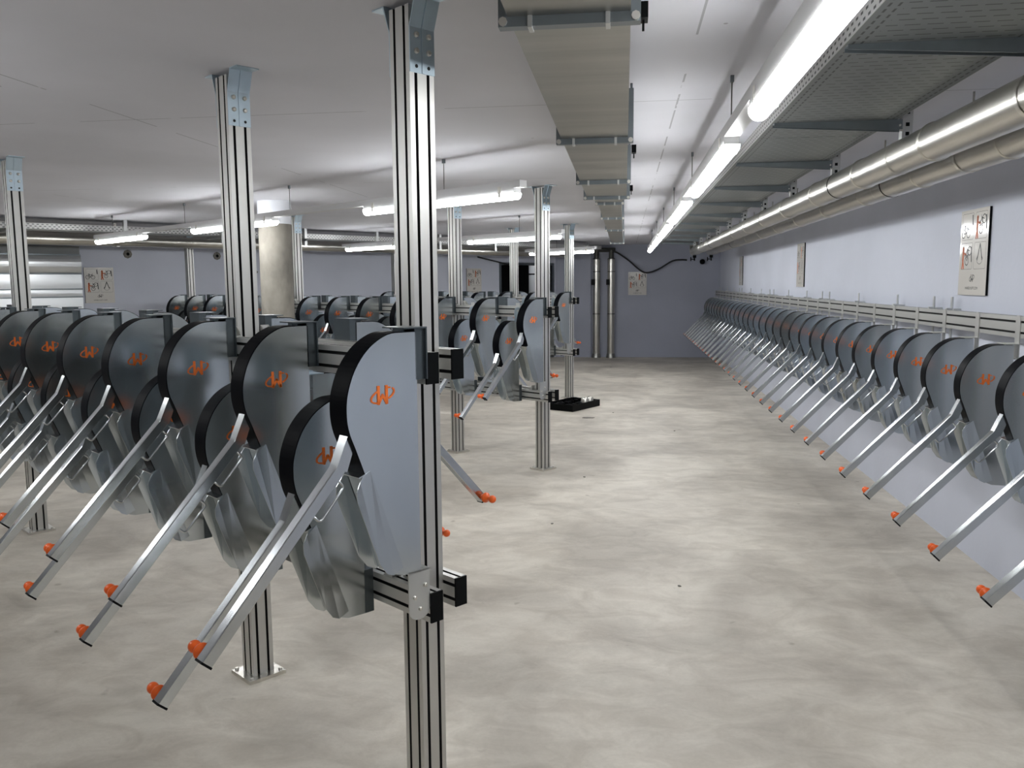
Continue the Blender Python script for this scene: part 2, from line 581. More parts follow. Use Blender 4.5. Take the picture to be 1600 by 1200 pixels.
def ceiling_bracket_mesh():
    b = MB()
    # in the x-z plane, on the -x face of the post: strip bent outwards towards the ceiling
    pr = [(-0.045, -0.205), (-0.045, -0.080), (-0.072, -0.004), (-0.125, -0.004), (-0.125, 0.0), (-0.069, 0.0), (-0.041, -0.080), (-0.041, -0.205)]
    b.prism([(x - 0.004, z) for x, z in pr], 'y', -0.045, 0.045)
    # folded centre rib
    b.prism([(-0.049, -0.205), (-0.049, -0.08), (-0.076, -0.004), (-0.079, -0.004), (-0.0515, -0.08), (-0.0515, -0.205)], 'y', -0.003, 0.003)
    return b.mesh('ceiling_bracket', M['bluezinc'])


CB_ME = ceiling_bracket_mesh()
SB_ME = MB().lathe([(0.0085, 0), (0.0085, 0.005), (0.005, 0.007)], 8, 0, (0, 0, 0), (-1, 0, 0)).mesh('screw', M['steel'])
HOLE_ME = MB().lathe([(0.0055, 0), (0.0055, 0.0008)], 8, 0, (0, 0, 0), (-1, 0, 0)).mesh('screw_hole', M['groove'])


def angle_mesh():
    b = MB()
    b.box(-0.022, 0.022, -0.018, 0.018, 0, 0.004)
    b.box(-0.022, -0.018, -0.018, 0.018, 0, 0.04)
    b.prism([(-0.018, 0.004), (0.018, 0.004), (-0.018, 0.038)], 'y', -0.018, -0.014)
    b.prism([(-0.018, 0.004), (0.018, 0.004), (-0.018, 0.038)], 'y', 0.014, 0.018)
    return b.mesh('angle_connector', M['alu'])


ANGLE_ME = angle_mesh()
CAP_ME = MB().box(-0.006, 0.0, -0.0228, 0.0228, -0.0455, 0.0455).mesh('end_cap', M['black'])
ZHI, ZLO = 1.361, 0.650


def rack(label, t0, q, posts, t_end, e_front=0.145, e_rear=0.10):
    r = thing('bike_rack_frame', label, 'rack', G(t0, q), ROT, 'aluminium rack rows')
    for tp in posts:
        x = tp - t0
        po = put('post', POST_ME, r, (x, 0, 0))
        bp = put('base_plate', BASE_ME, r, (x, 0, 0))
        for sx in (-1, 1):
            for sy in (-1, 1):
                put('anchor_bolt', BOLT_ME, bp, (sx * 0.064, sy * 0.064, 0.014))
        for s in (0, 1):
            cbk = put('ceiling_bracket', CB_ME, r, (x, 0, H), PI * s)
            for sy in (-1, 1):
                for zz in (-0.100, -0.145):
                    put('screw', SB_ME, cbk, (-0.049, sy * 0.0225, zz))
                put('screw_hole', HOLE_ME, cbk, (-0.0492, sy * 0.0225, -0.187))
        for z in (ZHI, ZLO):
            for sy in (-1, 1):
                put('angle_connector', ANGLE_ME, r, (x + 0.067, sy * 0.0675, z + 0.045))
                if x > 0.2:
                    put('angle_connector', ANGLE_ME, r, (x - 0.067, sy * 0.0675, z + 0.045), PI)
    for sy, e in ((1, e_front), (-1, e_rear)):
        for z in (ZHI, ZLO):
            me = profile_mesh('rail', 0.045, 0.09, 1, 2, 'x', -e, t_end - t0)
            ra = put('rail', me, r, (0, sy * 0.0675, z))
            put('end_cap', CAP_ME, ra, (-e, 0, 0))
    return r


ROWS = [
    # end post t, offset q, posts, rail end, tops of upper / lower lifts, first lift on either side, spacings, last t
    dict(t0=-0.037, q=0.03, posts=(-0.037, 1.07, 4.03, 6.9), end=7.1, hi=1.468, lo=1.260, f0=-0.143, r0=0.51, sp=0.571, rs=0.597, last=4.9),
    dict(t0=2.88, q=-3.63, posts=(2.88, 4.0, 6.82, 9.72), end=10.25, hi=1.472, lo=1.286, f0=2.796, r0=3.47, sp=0.575, rs=0.59, last=9.8),
    dict(t0=5.75, q=-7.23, posts=(5.75, 6.83, 9.72), end=10.25, hi=1.474, lo=1.288, f0=5.677, r0=6.27, sp=0.575, rs=0.59, last=9.95),
]
for i, rw in enumerate(ROWS):
    lab = ['aluminium profile rack of the row farthest from the black crate', 'aluminium profile rack of the middle row, under the strip lights',
           'aluminium profile rack with the black crate at its end post'][i]
    rack(lab, rw['t0'], rw['q'], rw['posts'], rw['end'])


# ------------------------------------------------------------------ bike lifts
def catmull(pts, n=5):
    out = []
    for i in range(len(pts) - 1):
        p0, p1, p2, p3 = pts[max(i - 1, 0)], pts[i], pts[i + 1], pts[min(i + 2, len(pts) - 1)]
        for k in range(n):
            t = k / n
            out.append(tuple(0.5 * ((2 * p1[d]) + (-p0[d] + p2[d]) * t + (2 * p0[d] - 5 * p1[d] + 4 * p2[d] - p3[d]) * t * t
                                    + (-p0[d] + 3 * p1[d] - 3 * p2[d] + p3[d]) * t ** 3) for d in (0, 1)))
    out.append(tuple(pts[-1]))
    return out


HB = 0.695                                     # height of the shell; local z = 0 at its foot
CURVE = catmull([(0.045, 0.0), (0.100, -0.004), (0.160, -0.036), (0.207, -0.090), (0.234, -0.155), (0.2405, -0.21), (0.234, -0.262),
                 (0.213, -0.318), (0.184, -0.395), (0.154, -0.485), (0.124, -0.595), (0.098, -0.680)], 5)
CURVE = [(y * 0.985, z * 0.98 + HB) for y, z in CURVE]
W = 0.040
XA = -0.010                                     # arm sits slightly off the shell's middle


def lift_body():
    b = MB()
    poly = [(0.0, HB), ] + CURVE + [(0.090, 0.012), (0.066, 0.003), (0.0, 0.0)]
    b.prism(poly, 'x', -W, W)
    return b.mesh('lift_body', M['galv'])


def strip_mesh(i0, i1, dx, proud):
    b = MB()
    seg = CURVE[i0:i1]
    inner = [(y - 0.004, z) for y, z in seg]
    outer = []
    for k, (y, z) in enumerate(seg):
        a0, a1 = seg[max(k - 1, 0)], seg[min(k + 1, len(seg) - 1)]
        d = Vector((a1[0] - a0[0], a1[1] - a0[1])).normalized()
        n = Vector((-d.y, d.x))
        if n.dot(Vector((y - 0.05, z - 0.4))) < 0: n = -n
        outer.append((y + n.x * proud, z + n.y * proud))
        inner[k] = (y - n.x * 0.004, z - n.y * 0.004)
    b.prism(outer + inner[::-1], 'x', -dx, dx)
    return b.mesh('edge_strip', M['rubber'])


def guide_mesh():
    """flared wheel channel along the lower front edge"""
    b = MB()
    p0, p1 = Vector((0.186, -0.378 + HB)), Vector((0.082, -0.676 + HB))
    d = (p1 - p0).normalized()
    n = Vector((-d.y, d.x))
    if n.x < 0: n = -n
    L = (p1 - p0).length
    T = 0.0025

    def sheet(sx, pts):
        # pts: (along, out) outline of one flange; flares sideways with 'out'
        v = []
        for dx in (0, T):
            for al, ou in pts:
                q = p0 + d * al + n * ou
                v.append((sx * (W - 0.002 + 0.22 * max(ou, 0) + dx), q.x, q.y))
        k = len(pts)
        f = [list(range(k)), list(range(k, 2 * k))[::-1]] + [(i, (i + 1) % k, k + (i + 1) % k, k + i) for i in range(k)]
        if sx > 0: f = [list(x)[::-1] for x in f]
        b.add(v, f)
    outl = [(0.0, -0.02), (0.0, 0.006), (0.012, 0.024), (0.03, 0.046), (0.055, 0.055), (0.10, 0.055), (L - 0.06, 0.052), (L - 0.02, 0.040), (L, 0.02), (L, -0.02)]
    sheet(-1, outl)
    sheet(1, outl)
    c = p0 + d * L / 2 + n * 0.004
    b.obox((0, c.x, c.y), (1, 0, 0), (0, d.x, d.y), (0, n.x, n.y), W - 0.002, L / 2, 0.002)
    t0 = p0 + n * 0.010
    b.obox((0, t0.x, t0.y), (1, 0, 0), (0, d.x, d.y), (0, n.x, n.y), W + 0.003, 0.0015, 0.012)
    return b.mesh('wheel_guide', M['galv'])


K0, K1 = Vector((0.247, -0.352 + HB)), Vector((0.645, -0.772 + HB))
AD = (K1 - K0).normalized()
AN = Vector((-AD.y, AD.x))
if AN.x < 0: AN = -AN


def arm_mesh():
    b = MB()
    c = (K0 + K1) / 2
    hw, hh, bv = 0.0165, 0.0165, 0.0025
    sec = [(-hw + bv, -hh), (hw - bv, -hh), (hw, -hh + bv), (hw, hh - bv), (hw - bv, hh), (-hw + bv, hh), (-hw, hh - bv), (-hw, -hh + bv)]
    v = []
    for q in (K0, K1):
        for x, o in sec:
            pp = q + AN * o
            if q is K0:
                pp = pp + AD * (o * 0.35)      # mitred root
            v.append((x + XA, pp.x, pp.y))
    n = len(sec)
    f = [tuple(range(n)), tuple(range(n, 2 * n))[::-1]] + [(i, n + i, n + (i + 1) % n, (i + 1) % n) for i in range(n)]
    b.add(v, f)
    return b.mesh('arm', M['arm'])


def neck_mesh():
    b = MB()
    n0 = Vector((0.206, -0.252 + HB))
    d = (K0 - n0).normalized()
    nn = Vector((-d.y, d.x))
    if nn.x < 0: nn = -nn
    e = K0 + d * 0.008
    v = []
    for q, hx in ((n0, 0.0185), (e, 0.0185)):
        for sx, so in ((-1, -1), (1, -1), (1, 1), (-1, 1)):
            pp = q + nn * (so * (0.014 if q is n0 else 0.0175))
            v.append((sx * hx + XA, pp.x, pp.y))
    b.add(v, [(0, 1, 2, 3), (7, 6, 5, 4), (0, 4, 5, 1), (1, 5, 6, 2), (2, 6, 7, 3), (3, 7, 4, 0)])
    return b.mesh('arm_neck', M['arm'])


def v3(p, x=None):
    return (XA if x is None else x, p.x, p.y)


def cap_mesh():
    b = MB()
    c = K1 + AD * 0.001
    b.obox((XA, c.x, c.y), (1, 0, 0), (0, AD.x, AD.y), (0, AN.x, AN.y), 0.0170, 0.003, 0.0170)
    return b.mesh('arm_end_cap', M['black'])


def knob_mesh():
    b = MB()
    o = K1 - AD * 0.020
    pr = [(0.010, 0.0), (0.010, 0.018), (0.021, 0.020), (0.022, 0.024), (0.021, 0.028), (0.009, 0.034), (0.0065, 0.044), (0.008, 0.050)]
    for k in range(1, 9):
        an = -PI / 2 + 0.5 + (PI - 0.5) * k / 8
        pr.append((0.0165 * math.cos(an), 0.064 + 0.0165 * math.sin(an)))
    b.lathe(pr, 16, 0, v3(o, XA + 0.0155), (1, 0, 0))
    return b.mesh('knob', M['orange'])


def handle_mesh():
    b = MB()
    o = K0 + AD * 0.030 - AN * 0.0145
    pts = []
    for al, ou in ((0, 0), (0.0, 0.026), (0.003, 0.033), (0.010, 0.036), (0.105, 0.036), (0.112, 0.033), (0.115, 0.026), (0.115, 0)):
        q = o + AD * al - AN * ou
        pts.append(v3(q))
    b.tube(pts, 0.0040, 8)
    return b.mesh('handle', M['arm'])


PIN_ME = MB().lathe([(0.006, -0.032), (0.006, 0.012)], 8, 0, (0, 0.216, -0.285 + HB), (1, 0, 0)).mesh('pivot_bolt', M['steel'])


def emblem_mesh(side):
    """orange W crossed by a broken ring, proud of the shell; side -1 faces -x"""
    b = MB()

    def place(u, w):
        y = 0.120 + (u if side > 0 else -u)
        return (side * W, y, w + HB - 0.168)

    def stroke(pts, wd):
        for k in range(len(pts) - 1):
            p0, p1 = Vector(pts[k]), Vector(pts[k + 1])
            d = (p1 - p0).normalized()
            n = Vector((-d.y, d.x)) * wd / 2
            e = d * wd * 0.35
            qs = [p0 - e + n, p0 - e - n, p1 + e - n, p1 + e + n]
            v = []
            for dx in (0.0002, 0.0022):
                for q in qs:
                    x, y, z = place(q.x, q.y)
                    v.append((x + side * dx, y, z))
            b.add(v, [(0, 1, 2, 3), (7, 6, 5, 4), (0, 4, 5, 1), (1, 5, 6, 2), (2, 6, 7, 3), (3, 7, 4, 0)])
    s = 1.0
    stroke([(-0.014, 0.024), (-0.014, -0.022)], 0.0085)
    stroke([(0.013, 0.024), (0.013, -0.022)], 0.0085)
    stroke([(-0.014, -0.022), (0.0, 0.0)], 0.0075)
    stroke([(0.0, 0.0), (0.013, -0.022)], 0.0075)

    def arc(a0, a1, n=6):
        pts = []
        for k in range(n + 1):
            an = a0 + (a1 - a0) * k / n
            x, y = 0.040 * math.cos(an), 0.017 * math.sin(an)
            c, si = math.cos(0.30), math.sin(0.30)
            pts.append((x * c - y * si, x * si + y * c))
        stroke(pts, 0.0045)
    arc(1.95, 3.3)
    arc(3.55, 4.15, 3)
    arc(-1.1, 0.35)
    arc(0.75, 1.15, 3)
    return b.mesh('emblem', M['emblem'])


BODY, STRIP, GUIDE, ARM, NECK, ACAP, KNOB, HAND = lift_body(), strip_mesh(0, 41, W - 0.0015, 0.0025), guide_mesh(), arm_mesh(), neck_mesh(), cap_mesh(), knob_mesh(), handle_mesh()
EMB = {-1: emblem_mesh(-1), 1: emblem_mesh(1)}
GAP = 0.032                                      # shell back to rail front


def bracket_high():
    b = MB()
    b.box(-0.050, 0.050, -GAP, -GAP + 0.004, HB - 0.135, HB + 0.012)
    b.box(-W, -W + 0.003, -GAP, 0.004, HB - 0.135, HB + 0.012)
    b.box(W - 0.003, W, -GAP, 0.004, HB - 0.135, HB + 0.012)
    b.box(-0.050, 0.050, -GAP, 0.050, HB + 0.010, HB + 0.014)
    b.box(-0.012, 0.012, 0.02, 0.042, HB - 0.001, HB + 0.010)
    return b.mesh('mounting_bracket', M['bracket'])


def tomb(y0, y1, zr, zf):
    """flat plate outline with one rounded end at height zr and a flat end at zf"""
    r = (y1 - y0) / 2
    c = (y0 + y1) / 2
    sg = 1 if zr > zf else -1
    pts = [(y0, zf)]
    for k in range(9):
        an = PI - PI * k / 8
        pts.append((c + r * math.cos(an), zr - sg * r * 0.8 + sg * 0.8 * r * math.sin(an)))
    pts.append((y1, zf))
    return pts


def gusset_high():
    b = MB()
    b.prism(tomb(-GAP, 0.045, -0.145, 0.004), 'x', -W, -W + 0.004)
    b.box(-W, W, -GAP, 0.045, -0.002, 0.003)
    return b.mesh('foot_gusset', M['guide'])


def gusset_low():
    b = MB()
    b.prism(tomb(-GAP, 0.050, HB + 0.115, HB - 0.01), 'x', -W, -W + 0.004)
    b.box(-W, W, -GAP, 0.05, HB - 0.001, HB + 0.003)
    return b.mesh('head_gusset', M['bluezinc'])


def bracket_low():
    b = MB()
    b.box(-W, W, -GAP, 0.002, 0.0, 0.14)
    return b.mesh('foot_bracket', M['bracket'])


def strap_low(h):
    b = MB()
    b.box(-0.022, 0.022, -GAP, -GAP + 0.004, HB - 0.06, HB + h)
    b.box(-0.022, 0.022, -GAP, 0.004, HB - 0.06, HB - 0.056)
    return b.mesh('hanging_strap', M['guide'])


def strap_wall():
    b = MB()
    b.prism([(-0.024, HB - 0.07), (0.024, HB - 0.07), (0.024, HB + 0.125), (0.014, HB + 0.142), (-0.014, HB + 0.142), (-0.024, HB + 0.125)], 'y', -GAP, -GAP + 0.005)
    b.box(-0.024, 0.024, -GAP, 0.004, HB - 0.07, HB - 0.065)
    b.box(-0.05, 0.05, -GAP, 0.05, HB + 0.004, HB + 0.007)
    b.box(-0.012, 0.012, -0.005, 0.03, HB - 0.001, HB + 0.005)
    return b.mesh('hanging_strap', M['alu'])


def wall_foot():
    b = MB()
    b.box(-W + 0.004, W - 0.004, -0.118, 0.002, 0.02, 0.10)
    return b.mesh('foot_bracket', M['bracket'])


GB = []
for zz, yy in ((-0.045, -0.014), (-0.075, 0.025), (-0.112, 0.006)):
    GB.append((zz, yy))
BOLTX = MB().lathe([(0.0065, 0), (0.0065, 0.005), (0.004, 0.0065)], 8, 0, (0, 0, 0), (-1, 0, 0)).mesh('gusset_bolt', M['steel'])


def make_lift(kind):
    r = put('bike_lift', None)
    bd = put('lift_body', BODY, r)
    for s in (-1, 1):
        put('emblem', EMB[s], bd)['label'] = 'orange W emblem inside a broken ring'
    put('edge_strip', STRIP, r)['label'] = 'black rubber edge strip'
    put('wheel_guide', GUIDE, r)
    put('arm_neck', NECK, r)
    put('pivot_bolt', PIN_ME, r)
    ar = put('arm', ARM, r)
    put('end_cap', ACAP, ar)['label'] = 'black end cap'
    put('knob', KNOB, ar)['label'] = 'orange ball knob'
    put('handle', HAND, ar)['label'] = 'bent wire handle'
    if kind == 'high':
        put('mounting_bracket', BRH, r)
        g = put('foot_gusset', GSH, r)
        for zz, yy in GB:
            put('gusset_bolt', BOLTX, g, (-W, yy, zz))
    elif kind == 'low':
        put('foot_bracket', BRL, r)
        put('hanging_strap', STL, r)
        g = put('head_gusset', GSL, r)
        for zz, yy in ((0.06, -0.012), (0.085, 0.012)):
            put('gusset_bolt', BOLTX, g, (-W, yy, HB + zz))
    else:
        put('hanging_strap', STW, r)
        put('foot_bracket', WFT, r)
    return r


BRH, GSH, GSL, BRL, STL, STW, WFT = bracket_high(), gusset_high(), gusset_low(), bracket_low(), strap_low(0.15), strap_wall(), wall_foot()
protos = {}


def place_lift(kind, loc, rz, label, group):
    if kind not in protos:
        o = protos[kind] = make_lift(kind)
    else:
        o = copy_tree(protos[kind])
    o.location = loc
    o.rotation_euler = (0, 0, rz)
    return tag(o, label, 'bike lift', group)


RACKNAME = ['rack farthest from black crate', 'middle rack', 'rack beside black crate']
for i, rw in enumerate(ROWS):
    for side, t_first, sgn, sp_ in (('facing away from end wall', rw['f0'], 1, rw['sp']), ('facing the end wall', rw['r0'], -1, rw['rs'])):
        for kind, dt, top in (('high', 0.0, rw['hi']), ('low', sp_ / 2, rw['lo'])):
            k = 0
            while True:
                t = t_first + dt + sp_ * k
                if t > rw['last']:
                    break
                k += 1
                lab = '%s %s bike lift from aisle, %s, %s' % (ordinal(k), 'upper' if kind == 'high' else 'lower', RACKNAME[i], side)
                place_lift(kind, G(t, rw['q'] + sgn * (0.09 + GAP), top - HB), ROT if sgn > 0 else ROT + PI, lab,
                           '%s lifts on the %s' % ('upper' if kind == 'high' else 'lower', RACKNAME[i]))
NW = 32
for k in range(NW):
    y = 2.964 + 0.482 * k
    place_lift('wall', (1.873, y, 1.285 - HB), PI / 2, '%s bike lift from the end wall, hung along the white side wall' % ordinal(NW - k), 'lifts along the white side wall')

# rail on the side wall
wr = thing('wall_rail', 'aluminium profile rail along the white side wall above the lifts', 'rail', (1.9275, 0, 0), 0)
RY0, RY1 = 1.6, YB - 0.02
pts, mi = profile_poly(0.045, 0.105, 1, 2)
rm = MB().prism(pts, 'y', RY0, RY1, 0, mi).mesh('rail_profile', [M['alu'], M['groove']])
put('rail_profile', rm, wr, (0, 0, 1.37))
ST_ME = MB().box(0.0225, 0.030, -0.012, 0.012, 1.17, 1.50).box(0.030, 0.0725, -0.02, 0.02, 1.31, 1.43).mesh('wall_strap', M['guide'])
SP_ME = MB().box(-0.006, 0.026, -0.013, 0.013, 1.4225, 1.434).mesh('strap_clip', M['guide'])
for k in range(16):
    for dy in ((0,) if k % 3 else (0, 0.30)):
        st = put('wall_strap', ST_ME, wr, (0, 2.32 + k * 1.03 + dy, 0))
        put('strap_clip', SP_ME, st)

# ------------------------------------------------------------------ instruction signs
def sign_meshes():
    board = MB().box(-0.195, 0.195, -0.002, 0.010, -0.245, 0.245).mesh('backing', M['black'])
    face = MB().box(-0.195, 0.195, -0.0035, -0.002, -0.245, 0.245).mesh('face', M['cream'])
    ink, rust = MB(), MB()
    Y0 = -0.0036

    def stroke(b, pts, wd, close=False):
        pts = [Vector(p) for p in pts]
        if close: pts = pts + [pts[0]]
        for k in range(len(pts) - 1):
            p0, p1 = pts[k], pts[k + 1]
            d = (p1 - p0).normalized()
            n = Vector((-d.y, d.x)) * wd / 2
            e = d * wd * 0.4
            b.add([(q.x, Y0 - 0.0004, q.y) for q in (p0 - e - n, p1 + e - n, p1 + e + n, p0 - e + n)], [(0, 1, 2, 3)])

    def ring(b, c, r, wd, n=18, a0=0, a1=2 * PI):
        pts = [(c[0] + r * math.cos(a0 + (a1 - a0) * k / n), c[1] + r * math.sin(a0 + (a1 - a0) * k / n)) for k in range(n + 1)]
        stroke(b, pts, wd)

    def rounded(b, x0, x1, z0, z1, r, wd):
        pts = []
        for cx, cz, a in ((x1 - r, z1 - r, 0), (x0 + r, z1 - r, PI / 2), (x0 + r, z0 + r, PI), (x1 - r, z0 + r, 1.5 * PI)):
            for k in range(4):
                an = a + PI / 2 * k / 3
                pts.append((cx + r * math.cos(an), cz + r * math.sin(an)))
        stroke(b, pts, wd, True)
    cells = [(-0.17, -0.01, 0.075, 0.225), (0.015, 0.175, 0.075, 0.225), (-0.17, -0.01, -0.095, 0.055), (0.015, 0.175, -0.095, 0.055)]
    for c in cells:
        rounded(ink, *c, 0.010, 0.0018)

    def bike(cx, cz, s, tilt):
        def tr(x, z):
            return (cx + s * (x * math.cos(tilt) - z * math.sin(tilt)), cz + s * (x * math.sin(tilt) + z * math.cos(tilt)))
        for wx in (-0.5, 0.5):
            ring(ink, tr(wx, 0), 0.36 * s, 0.0055)
        stroke(ink, [tr(-0.5, 0), tr(-0.22, 0.45), tr(0.35, 0.45), tr(0.0, 0.0), tr(-0.5, 0)], 0.005)
        stroke(ink, [tr(0.5, 0), tr(0.33, 0.55), tr(0.45, 0.66)], 0.005)
        stroke(ink, [tr(0.0, 0.0), tr(-0.25, 0.58)], 0.005)
        stroke(ink, [tr(-0.36, 0.60), tr(-0.14, 0.60)], 0.008)

    def man(cx, cz, s):
        ring(rust, (cx, cz + 0.95 * s), 0.05 * s, 0.10 * s, 10)
        stroke(rust, [(cx, cz + 0.85 * s), (cx - 0.02 * s, cz + 0.42 * s)], 0.20 * s)
        stroke(rust, [(cx - 0.02 * s, cz + 0.42 * s), (cx - 0.10 * s, cz)], 0.11 * s)
        stroke(rust, [(cx - 0.02 * s, cz + 0.42 * s), (cx + 0.10 * s, cz)], 0.11 * s)
        stroke(rust, [(cx, cz + 0.75 * s), (cx + 0.35 * s, cz + 0.66 * s)], 0.09 * s)
    bike(-0.115, 0.112, 0.070, 0.0)
    stroke(ink, [(-0.027, 0.21), (-0.022, 0.16)], 0.012)
    man(0.042, 0.082, 0.118)
    bike(0.112, 0.155, 0.068, 0.95)
    stroke(ink, [(0.160, 0.20), (0.166, 0.13)], 0.012)
    man(-0.140, -0.088, 0.118)
    bike(-0.068, -0.018, 0.068, 1.0)
    stroke(ink, [(-0.026, 0.03), (-0.020, -0.05)], 0.010)
    stroke(ink, [(0.095, 0.045), (0.062, -0.045)], 0.009)
    stroke(ink, [(0.095, 0.045), (0.128, -0.045)], 0.009)
    stroke(ink, [(0.052, -0.040), (0.070, -0.020)], 0.004)
    stroke(ink, [(0.120, -0.020), (0.138, -0.040)], 0.004)
    ring(ink, (0.095, -0.02), 0.048, 0.003, 8, PI + 0.7, 2 * PI - 0.7)
    # maker's mark: W with a broken ring
    for xx in (-0.010, 0.012):
        stroke(ink, [(xx, -0.128), (xx, -0.165)], 0.007)
    stroke(ink, [(-0.010, -0.165), (0.001, -0.148), (0.012, -0.165)], 0.006)
    for a0, a1 in ((1.9, 4.0), (-1.2, 0.9)):
        pts = []
        for k in range(7):
            an = a0 + (a1 - a0) * k / 6
            x, z = 0.036 * math.cos(an), 0.014 * math.sin(an)
            pts.append((0.001 + x * 0.95 - z * 0.3, -0.147 + x * 0.3 + z * 0.95))
        stroke(ink, pts, 0.004)
    fc = bpy.data.curves.new('lettering', 'FONT')
    fc.body = 'WHEELYLIFT.COM'
    fc.size = 0.022
    fc.align_x = 'CENTER'
    tmp = bpy.data.objects.new('tmp', fc)
    COL.objects.link(tmp)
    dg = bpy.context.evaluated_depsgraph_get()
    tm = bpy.data.meshes.new_from_object(tmp.evaluated_get(dg))
    bpy.data.objects.remove(tmp)
    tm.transform(Matrix.Translation((0, Y0 - 0.0005, -0.212)) @ Matrix.Rotation(PI / 2, 4, 'X'))
    tm.materials.clear()
    tm.materials.append(M['ink'])
    return board, face, ink.mesh('pictograms', M['ink']), rust.mesh('orange_print', M['rust']), tm


SG = sign_meshes()


def sign(label, loc, rz):
    s = thing('instruction_sign', label, 'sign', loc, rz, 'lift instruction signs')
    put('backing', SG[0], s)
    fa = put('face', SG[1], s)
    put('pictograms', SG[2], fa)['label'] = 'black bicycle pictograms and maker mark'
    put('orange_print', SG[3], fa)['label'] = 'orange people and panel outlines'
    put('lettering', SG[4], fa)['label'] = 'small black web address'


sign('pictogram sign on the white side wall, farthest from the end wall', (XW - 0.012, 5.22, 1.758), -PI / 2)
sign('pictogram sign on the white side wall, second from the end wall', (XW - 0.012, 10.08, 1.785), -PI / 2)
sign('pictogram sign on the white side wall, closest to the end wall', (XW - 0.012, 15.10, 1.790), -PI / 2)
sign('pictogram sign on the lavender end wall beside the upright pipes', (0.272, YB - 0.012, 1.585), 0)
w = G(W2T - 0.012, -2.63, 1.625)
sign('pictogram sign on the oblique wall beside the silver metal cladding', w, RW)
w = G(W2T - 0.012, -9.66, 1.66)
sign('pictogram sign on the oblique wall beside the dark doorway', w, RW)

# ------------------------------------------------------------------ strip lights
def lamp_meshes(L):
    hs = MB().box(-0.030, 0.030, 0, L, 0.040, 0.070)
    di = MB()
    sec = []
    for k in range(13):
        an = PI + PI * k / 12
        sec.append((0.034 * math.cos(an), 0.036 + 0.034 * math.sin(an)))
    sec += [(0.034, 0.042), (-0.034, 0.042)]
    di.prism(sec, 'y', 0.0, L, 0, None, True)
    cl = MB().box(-0.037, -0.033, -0.012, 0.012, 0.02, 0.085)
    return hs.mesh('lamp_housing', M['white']), di.mesh('lamp_diffuser', M['lamp']), cl.mesh('clip', M['steel'])


LM = {}


def lamp(label, group, loc, rz, L):
    if L not in LM: LM[L] = lamp_meshes(L)
    h, d, c = LM[L]
    o = thing('strip_lamp', label, 'lamp', loc, rz, group)
    put('housing', h, o)
    put('diffuser', d, o)
    for y in (0.12, L - 0.12):
        for s_ in (0, PI):
            put('clip', c, o, (0, y, 0), s_)


def trunking(label, loc, rz, y0, y1, rods):
    o = thing('light_trunking', label, 'light rail', loc, rz, 'white light trunking')
    put('channel', MB().box(-0.030, 0.030, y0, y1, 0.070, 0.112).mesh('channel', M['white']), o)
    rm = MB().tube([(0, 0, 0.11), (0, 0, H - loc[2])], 0.0025, 6).mesh('suspension_rod', M['seam'])
    cm = MB().box(-0.007, 0.007, -0.010, 0.010, H - loc[2] - 0.026, H - loc[2]).mesh('ceiling_clip', M['darkzinc'])
    for y in rods:
        r = put('suspension_rod', rm, o, (0, y, 0))
        put('ceiling_clip', cm, r)


ZL = 2.10
# along the side wall
trunking('white light trunking along the aisle beside the cable tray', (0.415, 0, ZL), 0, -4.3, 14.75, [-2.6, -0.6, 1.55, 3.545, 5.54, 7.53, 9.5, 11.5, 13.5])
rowR = [(-3.7, 1.75), (-1.3, 1.75), (1.07, 1.75), (3.52, 1.75), (5.90, 1.75), (8.25, 1.75), (10.55, 1.75), (12.85, 1.75)]
for k, (y, L) in enumerate(rowR):
    lamp('%s strip lamp from the end wall, row beside the cable tray' % ordinal(len(rowR) - k), 'strip lamps beside the cable tray', (0.415, y, ZL), 0, L)
# between the racks: local Y runs along the racks
RL = ROT - PI / 2
for nm, q, segs, t0, t1, rods in (
        ('between the middle rack and the rack farthest from the crate', -2.03, [(1.58, 1.55), (4.45, 1.55), (7.20, 1.40)], 1.53, 8.65, (2.256, 4.2, 6.19, 8.1)),
        ('between the middle rack and the crate rack', -5.66, [(4.51, 1.55), (7.50, 1.30)], 4.46, 8.9, (5.16, 7.1)),
        ('beyond the crate rack', -9.45, [(7.18, 1.45)], 7.12, 8.75, (8.0,)),
        ('added unseen over the bare floor in front of the racks', 1.75, [(0.9, 1.6), (4.0, 1.6), (7.0, 1.5)], 0.3, 8.6, (1.8, 4.9, 7.8))):  # invented row out of view, added to light the near side
    b0 = G(0, q, ZL)
    trunking('white light trunking ' + nm, b0, RL, t0, t1, rods)
    for k, (t, L) in enumerate(segs):
        lamp('%s strip lamp from aisle, %s' % (ordinal(k + 1), nm), 'strip lamps ' + nm, G(t, q, ZL), RL, L)

# ------------------------------------------------------------------ ventilation duct under the ceiling
vd_ = thing('ventilation_duct', 'galvanised rectangular ventilation duct running under the ceiling', 'duct')
ZB, ZT = 2.194, 2.375
big = [-1.3, 0.35, 1.975, 3.61, 5.06, 5.98]
for y0, y1 in zip(big[:-1], big[1:]):
    put('duct_section', MB().box(-0.264, 0.009, y0, y1, ZB, ZT).mesh('duct_section', M['duct']), vd_)


